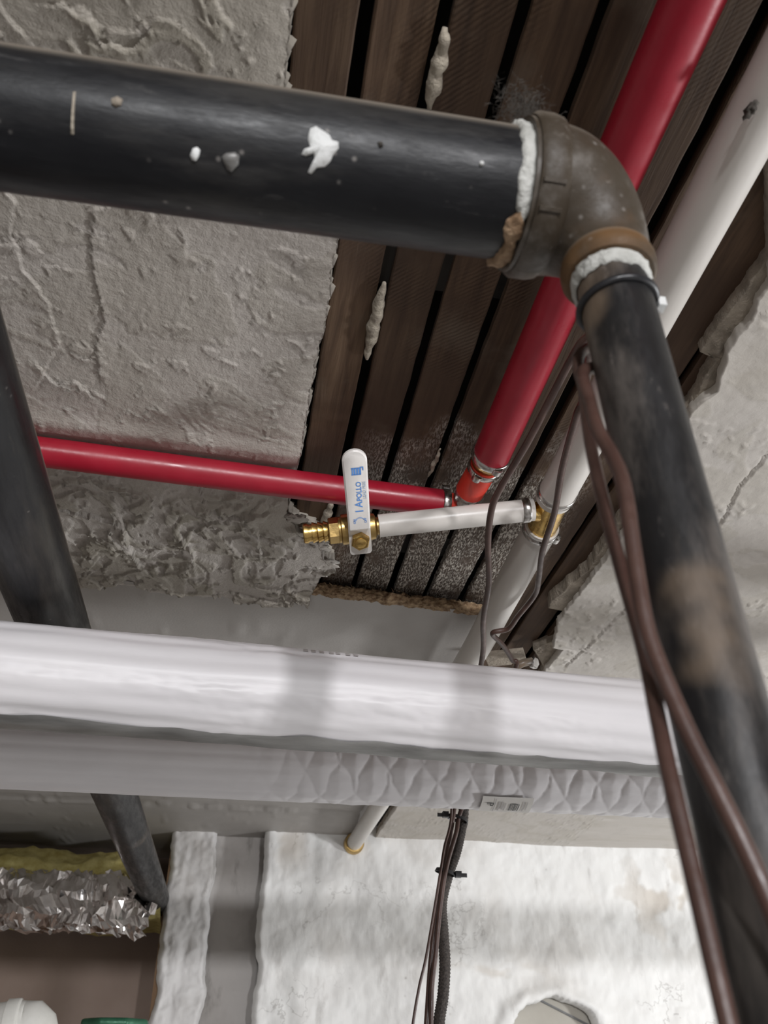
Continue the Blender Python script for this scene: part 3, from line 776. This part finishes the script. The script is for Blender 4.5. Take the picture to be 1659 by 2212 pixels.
# stem, lever and nut point down and towards the camera
sc_ = o0 + vd * .020
stem = np.array([-.05, -.40, -.91]); stem -= vd * stem.dot(vd); stem /= np.linalg.norm(stem)
lv = np.cross(stem, vd); lv /= np.linalg.norm(lv)
if lv[1] > 0: lv = -lv                               # lever runs back towards the camera
sx = np.cross(lv, stem)                              # across the lever
V, Fc = lathe(sc_, sc_ + stem, [(0, .0090), (.014, .0090), (.016, .0070), (.022, .0070)], 24); obj('stem_boss', V, Fc, M['brass'], t, flat_ang=40)
pv = sc_ + stem * .0185
poly = [(-.0105, -.014), (-.0085, -.0165), (.0085, -.0165), (.0105, -.014), (.0105, .016), (.008, .019), (-.008, .019), (-.0105, .016)]
V, Fc = prism([(a, b) for a, b in poly], 0, .0022, [sx, lv, stem], pv); lever = obj('lever_plate', V, Fc, M['lever'], t, smooth=False)
outl = []
W_, L1_, L2_ = .0112, .016, .103
for a in np.linspace(0, math.pi, 15): outl.append((W_ * math.cos(a), L2_ - W_ + W_ * math.sin(a)))
outl += [(-W_ * .92, L1_), (W_ * .92, L1_)]
mb = MB()
ins = [(a * .86, L1_ + (b - L1_) * .975 + .001) for a, b in outl]
rows = [(ins, 0.0), (outl, .0012), (outl, .0042), (ins, .0056)]
for ring, z in rows:
    for a, b in ring: mb.V.append(tuple(pv + sx * a + lv * b + stem * (.004 + z + .055 * (b - L1_))))
n = len(outl)
mb.F += [[k * n + i, k * n + (i + 1) % n, (k + 1) * n + (i + 1) % n, (k + 1) * n + i] for k in range(3) for i in range(n)] + [list(range(n))[::-1], [3 * n + i for i in range(n)]]
grip = mb.build('lever_grip', M['lever'], t, flat_ang=40)
V, Fc = prism([(-.0085, 0), (.0085, 0), (.0085, .016), (-.0085, .016)], -.001, .0016, [sx, lv * .95 + stem * .3, stem], pv + lv * .012 + stem * .002); obj('lever_neck', V, Fc, M['lever'], t, smooth=False)
V, Fc = lathe(pv + stem * .0015, pv + stem, [(0, .0082), (.0008, .0092), (.0055, .0092), (.0065, .0082)], flats=6); obj('lever_nut', V, Fc, M['brass'], t, smooth=False)
V, Fc = lathe(pv + stem * .007, pv + stem, [(0, .0055), (.0015, .0055), (.002, .0045)], 20); obj('stem_end', V, Fc, M['brass'], t, flat_ang=40)
# blue print on the lever: text reads along the lever
ltop = lv + stem * .055; ltop /= np.linalg.norm(ltop); lnorm = np.cross(sx, ltop)
if lnorm.dot(stem) < 0: lnorm = -lnorm
def lever_pt(a, b, lift=.0058): return pv + sx * a + lv * b + stem * (.004 + lift + .055 * (b - L1_))
def text(body_, size, a, b, mat, parent, xdir, ydir, origin, name='lettering', bold=0.0):
    cu = bpy.data.curves.new(name, 'FONT'); cu.body = body_; cu.size = size; cu.extrude = .00008; cu.offset = bold; cu.resolution_u = 3
    to = bpy.data.objects.new(name, cu); COL.objects.link(to)
    dg = bpy.context.evaluated_depsgraph_get(); me = bpy.data.meshes.new_from_object(to.evaluated_get(dg))
    V = np.array([v.co[:] for v in me.vertices]); Fc = [list(p.vertices) for p in me.polygons]
    bpy.data.objects.remove(to, do_unlink=True)
    if not len(V): return
    nrm_ = np.cross(xdir, ydir)
    W = origin + V[:, :1] * xdir + V[:, 1:2] * ydir + V[:, 2:3] * nrm_
    return obj(name, W, Fc, M[mat], parent, smooth=False)
# the lever is seen from below: find which way is image-left so that the text is not mirrored
xd = ltop; view = -lnorm
yd = np.cross(lnorm, xd)
sgn = 1.0 if yd.dot(sx) > 0 else -1.0                # +1: letter tops towards +sx
def put(body_, size, along, across, mat='blue', bold=0.0): return text(body_, size, 0, 0, mat, grip, xd, yd, lever_pt(sgn * across, along), bold=bold)
put('A', .0098, .0420, -.0042, bold=.0001); put('POLLO', .0068, .0490, -.0042, bold=.0001)
put('LEAD FREE', .0040, .0510, -.0082, 'paleblue')
put('I', .0105, .0365, -.0046, bold=.0001)
put('ON', .0032, .0240, .0030, 'blue'); put('OFF', .0032, .0240, -.0072, 'blue')
mb = MB()
for a0 in np.linspace(-70, 70, 12):
    a1 = a0 + 11; q = []
    for rr, aa in ((.0036, a0), (.0043, a0), (.0043, a1), (.0036, a1)):
        q.append(lever_pt(sgn * (-.001 + rr * math.sin(math.radians(aa))), .0265 + rr * math.cos(math.radians(aa)), .0059))
    mb.add(q, [[0, 1, 2, 3]])
mb.build('turn_arrow', M['blue'], grip, smooth=False)
mb = MB()                                            # square emblem with pale cut-outs
for (a, b, w, h) in [(-.0035, .0815, .0020, .0072), (-.0010, .0815, .0018, .0072), (.0014, .0815, .0018, .0072), (.0034, .0815, .0012, .0072), (0, .0782, .0088, .0012), (0, .0848, .0088, .0012), (-.0052, .0855, .0030, .0010), (-.0062, .0835, .0010, .0030)]:
    mb.add([lever_pt(sgn * (a - .0006) + i * w / 2, b + j * h / 2, .0059) for i, j in ((-1, -1), (1, -1), (1, 1), (-1, 1))], [[0, 1, 2, 3]])
mb.build('emblem', M['blue'], grip, smooth=False)

# ------------------------------------------------------------------ insulated pipes
def insulated(name, label, yc, hc, r, x0, x1, style, seed, slope=0.0, yslope=0.0):
    t = thing(name, (0, yc, CZ + hc - r), label, 'pipe')
    xs = np.concatenate([np.linspace(x0, -.36, 40)[:-1], np.linspace(-.36, .56, 680), np.linspace(.56, x1, 40)[1:]]); ph = np.linspace(0, 2 * math.pi, 150, endpoint=False)
    X, A = np.meshgrid(xs, ph, indexing='ij')
    rr = np.full(X.shape, r)
    if style == 1:
        rr += -.0010 * np.abs(np.sin(A * 7 + .7 * perlin(X * 3, A * 0, seed))) ** 3
        rr += .0010 * fbm(X * 6, np.cos(A) * 2, 3, seed + 1) + .0009 * np.abs(fbm(X * 22, A * 3, 3, seed + 2)) * sstep(-.1, .4, perlin(X * 7, A * 1.2, seed + 3))
    else:
        wv = .005 * perlin(X * 16, A * 2, seed + 6)
        k1 = np.abs(((X + wv + .014 * A) / .027) % 1 - .5) * 2; k2 = np.abs(((X - wv - .024 * A) / .043) % 1 - .5) * 2
        am = sstep(-.02, .16, X) * (.7 + .5 * perlin(X * 9, A, seed + 7))
        rr += am * (.0017 * np.minimum(k1 * .9, k2) ** .45 - .0010) + am * .0009 * (k1 - .5) * (k2 - .3)
        rr += am * .0005 * fbm(X * 26, A * 4, 3, seed + 8) + .0007 * fbm(X * 6, np.cos(A) * 2, 3, seed + 1)
        rr -= .0005 * (1 - am) * np.abs(np.sin(A * 9)) ** 4
    yy = yc + yslope * X; zz = CZ + hc + slope * X
    V = np.stack([X, yy + rr * np.cos(A), zz + rr * np.sin(A)], -1)
    Fc = grid_faces(len(xs), len(ph), True)
    obj('jacket', V, Fc, M['jacket'], t)
    for xe_, dx in ((x0, .02), (x1, -.02)):
        V, Fc = tube(np.array([[xe_ - dx * 2, yc + yslope * xe_, CZ + hc], [xe_ + dx * .02, yc + yslope * xe_, CZ + hc]]), r * .96, 36); obj('end_cap', V, Fc, M['tape'], t, flat_ang=50)
    return t
ins1 = insulated('insulated_pipe', 'thick white jacketed insulated pipe with grey torn lap along its underside', .698, .279, .0402, -1.4, 1.1, 1, 201, 0, .052)
ins2 = insulated('insulated_pipe', 'white insulated pipe with diagonally creased jacket and a barcode sticker', .890, .283, .0375, -1.4, 1.1, 2, 211, 0, -.012)
xs = np.linspace(-1.4, .375, 420); rows = []
for k, (fr, lift) in enumerate(((0, .0004), (.08, .0022), (.5, .0030), (.92, .0034), (1, .0022), (.98, .0004))):
    a0 = 253 + 6 * perlin(xs * 8, xs * 0, 221) + 4 * perlin(xs * 30, xs * 0, 222); a1 = 306 + 5 * perlin(xs * 7, xs * 0, 223) - 22 * sstep(.28, .375, xs)
    A = np.radians(a0 + (a1 - a0) * fr); r_ = .0402 + lift + .0012 * perlin(xs * 20, xs * 0 + k * .7, 224)
    rows.append(np.stack([xs, .698 + .052 * xs + r_ * np.cos(A), CZ + .279 + r_ * np.sin(A)], 1))
obj('torn_lap', np.array(rows), grid_faces(6, 420), M['tape'], ins1)
# sticker
def on_ins2(x, adeg, lift):
    a = math.radians(adeg); return np.array([x, .890 - .012 * x + (.0375 + lift) * math.cos(a), CZ + .283 + (.0375 + lift) * math.sin(a)])
def find_ins2(px, py):
    d = ray(px, py); best = None
    for a in np.arange(180, 300, 1.0):
        for x in (d[0] / d[1] * .86,):
            p = on_ins2(0, a, 0); s = p[1] / d[1]; e = abs(d[2] * s + CZ - p[2])
            if best is None or e < best[0]: best = (e, a, d[0] * s)
    return best[1], best[2]
a_t, x_l = find_ins2(1040, 1722); a_b, x_r = find_ins2(1150, 1752)
x_r2 = find_ins2(1150, 1724)[1]
def sticker(x0, x1, a0, a1, lift, mat, name, par):
    xs_ = np.linspace(x0, x1, 8); as_ = np.linspace(a0, a1, 8)
    return obj(name, [[on_ins2(x, a, lift) for a in as_] for x in xs_], grid_faces(8, 8), M[mat], par)
sa0, sa1 = 232, 268
lab = sticker(x_l, x_r2, sa0, sa1, .0026, 'label', 'sticker', ins2)
w_ = x_r2 - x_l
for f0, f1, g0, g1, m in [(.60, .72, .32, .36, 'ink')] + [(.56 + .028 * i, .56 + .028 * i + (.010 if i % 3 else .018), .34, .80, 'ink') for i in range(7)] + [(.34, .37, .25, .8, 'lightink'), (.40, .43, .25, .7, 'lightink'), (.46, .48, .3, .8, 'lightink'), (.82, .84, .2, .8, 'lightink'), (.88, .90, .2, .7, 'lightink'), (.26, .275, .1, .9, 'lightink')]:
    sticker(x_l + w_ * f0, x_l + w_ * f1, sa0 + (sa1 - sa0) * g0, sa0 + (sa1 - sa0) * g1, .0031, m, 'sticker_print', lab)
pp = on_ins2(x_l + w_ * .10, sa0 + 10, .0033); am = math.radians(sa0 + 14)
ydn = np.array([0, -math.sin(am), math.cos(am)])
text('P', .011, 0, 0, 'ink', lab, ydn, np.array([1.0, 0, 0]), pp, 'sticker_print')
# faint stamped marks on the first jacket
mb = MB()
for px in (655, 672, 690, 712, 726, 748, 765):
    d = ray(px, 1409); yq = .698 + .02
    a = math.radians(132); x = d[0] / d[1] * .672
    for s0, s1 in ((128, 131), (133, 136)):
        q = [np.array([x + dx, .698 + .052 * x + .0408 * math.cos(math.radians(s)), CZ + .279 + .0408 * math.sin(math.radians(s))]) for dx, s in ((0, s0), (.004, s0), (.004, s1), (0, s1))]
        mb.add(q, [[0, 1, 2, 3]])
mb.build('stamped_marks', M['lightink'], ins1, smooth=False)

# ------------------------------------------------------------------ wires
def wire(name, pts, r, label, group=None, mat='wire', n=8):
    V, Fc = tube(smooth_path(pts, n), r, 12)
    o = obj(name, V, Fc, M[mat], None); tagit(o, label, 'cable', group); return o
zz = np.array([0, 0, 1.0])
def WP(px, py, h): return P(px, py, h)
wire('brown_wire', [np.array([.18, .30, CZ + .40]), WP(1290, 700, .45), WP(1250, 748, .455), WP(1195, 850, .455), WP(1140, 955, .45), WP(1078, 1060, .445), WP(1060, 1110, .44), WP(1054, 1180, .435), WP(1056, 1260, .43), WP(1044, 1340, .425), WP(1040, 1432, .42),
                    np.array([.292, 1.10, CZ + .385]), Q(980, 1755, 1.19), Q(970, 1820, 1.2), Q(958, 1880, 1.2), Q(945, 1960, 1.2), Q(931, 2070, 1.2), Q(921, 2212, 1.2), Q(912, 2330, 1.2)], .0031,
     'brown wire sagging in front of the white branch pipe and both clamps')
wire('brown_wire', [np.array([.178, .32, CZ + .38]), WP(1262, 850, .44), WP(1245, 900, .445), WP(1215, 1010, .45), WP(1197, 1110, .452), WP(1172, 1190, .455), WP(1164, 1250, .46), WP(1155, 1285, .465), WP(1120, 1330, .460), WP(1098, 1358, .457), WP(1064, 1368, .455), WP(1085, 1392, .455), WP(1106, 1425, .452), WP(1112, 1450, .445),
                    np.array([.33, 1.12, CZ + .39]), Q(996, 1750, 1.1932), Q(985, 1800, 1.1932), Q(965, 1870, 1.1932), Q(952, 1950, 1.1932), Q(941, 2060, 1.1932), Q(933, 2130, 1.1932), Q(931, 2212, 1.1932), Q(930, 2330, 1.1932)], .0031,
     'brown wire kinked beside the lower white pipe near the torn plaster')
wire('brown_wire', [np.array([.186, .300, CZ + .33]), Q(1258, 760, .274), Q(1262, 850, .272), Q(1276, 960, .268), Q(1305, 1090, .262), Q(1345, 1240, .255), Q(1390, 1400, .244), Q(1423, 1560, .236), Q(1448, 1680, .231), Q(1495, 1880, .228), Q(1572, 2212, .225), Q(1640, 2500, .224)], .0026,
     'brown wire hanging straight down clear of the riser, outer of the pair')
wire('brown_wire', [np.array([.160, .285, CZ + .285]), Q(1262, 800, .256), Q(1274, 870, .248), Q(1292, 930, .242), Q(1328, 995, .236), Q(1350, 1060, .2315), Q(1370, 1200, .2305), Q(1393, 1340, .2305), Q(1425, 1440, .230), Q(1490, 1590, .2285), Q(1560, 1730, .2270), Q(1640, 1900, .2265), Q(1790, 2250, .2265)], .0028,
     'brown wire bending along the face of the riser, inner of the pair')
wire('thin_wire', [np.array([.288, 1.15, CZ + .39]), Q(975, 1760, 1.184), Q(960, 1830, 1.184), Q(952, 1880, 1.184), Q(939, 1960, 1.184), Q(920, 2070, 1.184), Q(906, 2130, 1.184), Q(892, 2212, 1.1860), Q(880, 2320, 1.186)], .0018,
     'thin brown wire splaying out from the hanging bundle')
bp = [np.array([.325, 1.19, CZ + .45]), Q(1002, 1745, 1.215), Q(996, 1790, 1.215), Q(985, 1840, 1.215), Q(968, 1890, 1.215), Q(954, 1950, 1.215), Q(957, 2010, 1.215), Q(961, 2080, 1.215), Q(957, 2150, 1.215), Q(948, 2212, 1.215), Q(940, 2330, 1.215)]
pth = smooth_path(bp, 30); n = len(pth)
rr = .0072 + .0005 * np.sin(np.arange(n) * 1.9)
V, Fc = tube(pth, rr, 16); tagit(obj('braided_cable', V, Fc, M['braid'], None), 'thick dark braided cable hanging in the bundle before the white wall', 'cable')
def tie(px, py, y, r, tail, label):
    c = Q(px, py, y); t = thing('cable_tie', c, label, 'cable tie')
    pts = np.array([c + np.array([r * math.cos(a), r * .75 * math.sin(a), -.25 * r * math.cos(a)]) for a in np.linspace(0, 2 * math.pi, 33)])
    sec = np.array([(-.35, -1), (.35, -1), (.35, 1), (-.35, 1)])
    V, Fc = tube(pts, .0022, 4, False, sec); obj('strap', V, Fc, M['tie'], t, flat_ang=40)
    e = c + np.array([tail * r, -r * .3, -.25 * tail * r])
    V, Fc = box(e + np.array([tail * .004, 0, 0]), (.008, .007, .0075)); obj('tie_head', V, Fc, M['tie'], t, smooth=False)
    V, Fc = box(e + np.array([tail * .011, -.001, -.001]), (.009, .002, .0048)); obj('tie_tail', V, Fc, M['tie'], t, smooth=False)
tie(988, 1768, 1.205, .0135, -1, 'black cable tie round the top of the hanging cable bundle, under the barcode sticker')
tie(962, 1884, 1.205, .0125, 1, 'black cable tie halfway down the hanging cable bundle, tail turned out')

# bits at the foot of the torn plaster
t = thing('metal_strap', P(1080, 1425, .50), 'grey metal strap with a bolt in the dark gap behind the insulated pipe', 'bracket')
c = P(1092, 1420, .512); V, Fc = box(c, (.055, .045, .004), [(.9, -.4, 0), (.4, .9, 0), (0, 0, 1)]); obj('strap_plate', V, Fc, M['scratch'], t, smooth=False)
a, b = P(1110, 1442, .49), P(1150, 1428, .50)
V, Fc = tube(np.array([a, (a + b) / 2 + zz * .002, b]), .0055, 14); obj('rod', V, Fc, M['riser'], t)
V, Fc = lathe(P(1148, 1432, .50), P(1175, 1430, .495), [(0, .006), (.001, .0085), (.007, .0085), (.008, .007)], flats=6); obj('bolt_head', V, Fc, M['steel'], t, smooth=False)
# dust web on the elbow
mb = MB()
c = P(1130, 235, .40)
for i in range(900):
    p = c + np.array([random.gauss(0, .006), random.gauss(0, .004), random.gauss(0, .008)]); d = np.array([random.gauss(0, 1), random.gauss(0, 1), random.gauss(0, 1)]); d *= .005 / np.linalg.norm(d)
    w = np.cross(d, [.3, .5, .8]); w *= .00012 / np.linalg.norm(w); mb.add([p - w, p + w, p + d], [[0, 1, 2]])
o = mb.build('dust_web', M['dust'], None, smooth=False); tagit(o, 'grey dusty cobweb tuft above the rusty elbow collar', 'cobweb', kind='stuff')

# ------------------------------------------------------------------ left recess: foil insulation, fittings
t = thing('insulation_blanket', (-.4, 2.1, CZ + .28), 'yellow fibreglass insulation wrapped in crumpled foil in the wall recess', 'insulation')
def blanket(name, mat, xs, prof, amp, seed, crumple, nk=90):
    prof = np.array(prof, float); k = np.linspace(0, 1, len(prof)); kk = np.linspace(0, 1, nk)
    py = np.interp(kk, k, prof[:, 0]); pz = np.interp(kk, k, prof[:, 1])
    X, K = np.meshgrid(xs, kk, indexing='ij')
    Y = np.broadcast_to(py, X.shape).copy(); Z = np.broadcast_to(pz, X.shape).copy()
    if crumple:
        cr = np.zeros(X.shape)
        for s, fq in ((0, 8), (1, 15), (2, 28)):
            n_ = perlin(X * fq + .7 * perlin(X * 9, K * 4, seed + 30), K * fq * .22, seed + s)
            cr += np.abs(n_) / fq * 14
        jx = rng.uniform(-.0025, .0025, X.shape) + .018 * perlin(X * 9, K * 5, 77); X = X + jx; Y -= .005 * rng.rand(*X.shape); Z = Z + rng.uniform(-.003, .003, X.shape)
        Y -= amp * cr; Z += amp * .35 * fbm(X * 40, K * 8, 2, seed + 9)
    else:
        Y -= amp * fbm(X * 14, K * 5, 4, seed); Z += amp * 1.2 * fbm(X * 12, K * 3, 3, seed + 2)
    sag = np.where(X > -.26, .9 * (X + .26) ** 2 * 3, 0); Z -= sag * (K < .5)
    V = np.stack([X, Y, Z + CZ], -1)
    return obj(name, V, grid_faces(*X.shape), M[mat], t, smooth=not crumple)
blanket('fibreglass_batt', 'yellow', np.linspace(-.95, -.132, 180), [(2.40, .465), (2.2, .462), (2.12, .455), (2.085, .425), (2.085, .38), (2.10, .345), (2.2, .325), (2.40, .325)], .010, 231, False)
blanket('foil_facing', 'foil', np.linspace(-.95, -.150, 120), [(2.105, .405), (2.065, .395), (2.055, .36), (2.055, .32), (2.07, .292), (2.10, .282)], .024, 241, True, 13)
# white fitting and green handwheel at the bottom
t = thing('pipe_fitting', (-.36, 1.75, CZ - .1), 'white rounded plastic pipe elbow low in front of the brown wall', 'fitting')
c = Q(12, 2230, 1.75); c2 = Q(60, 2222, 1.75)
pts = smooth_path([c + np.array([-.12, 0, -.012]), c + np.array([-.03, 0, 0]), c2 + np.array([-.01, 0, .0]), c2 + np.array([.012, 0, -.03]), c2 + np.array([.014, 0, -.3])], 8)
V, Fc = tube(pts, .040, 28); obj('elbow_body', V, Fc, M['pvc'], t)
V, Fc = lathe(c2 + np.array([-.034, 0, -.004]), c2 + np.array([0, 0, -.002]), [(0, .040), (0, .047), (.018, .0475), (.020, .046), (.022, .041)], 32); obj('socket_rim', V, Fc, M['pvc'], t, flat_ang=40)
t = thing('valve_handwheel', Q(250, 2235, 1.9), 'green scalloped valve handwheel peeking up before the brown wall', 'handwheel')
c = Q(250, 2208, 1.9); n = 96; rows = []
for z, f in ((-.012, .90), (-.010, .97), (-.003, 1.0), (.002, .98), (.004, .92), (.004, .62)):
    a = np.linspace(0, 2 * math.pi, n, endpoint=False); r_ = .063 * f * (1 - .07 * np.abs(np.cos(a * 4)) ** .6)
    rows.append(np.stack([c[0] + r_ * np.cos(a), c[1] + r_ * np.sin(a), c[2] + z + a * 0], 1))
obj('wheel_rim', np.array(rows), grid_faces(6, n, True), M['green'], t)
V, Fc = lathe(c + np.array([0, 0, -.10]), c, [(0, .008), (.085, .008), (.086, .02), (.104, .02), (.106, .016)], 20); obj('wheel_hub', V, Fc, M['steel'], t, flat_ang=40)
for i in range(4):
    a = i * math.pi / 2 + .4; V, Fc = tube(np.array([c + [0, 0, -.004], c + np.array([.044 * math.cos(a), .044 * math.sin(a), -.003])]), .006, 10); obj('wheel_spoke', V, Fc, M['green'], t)
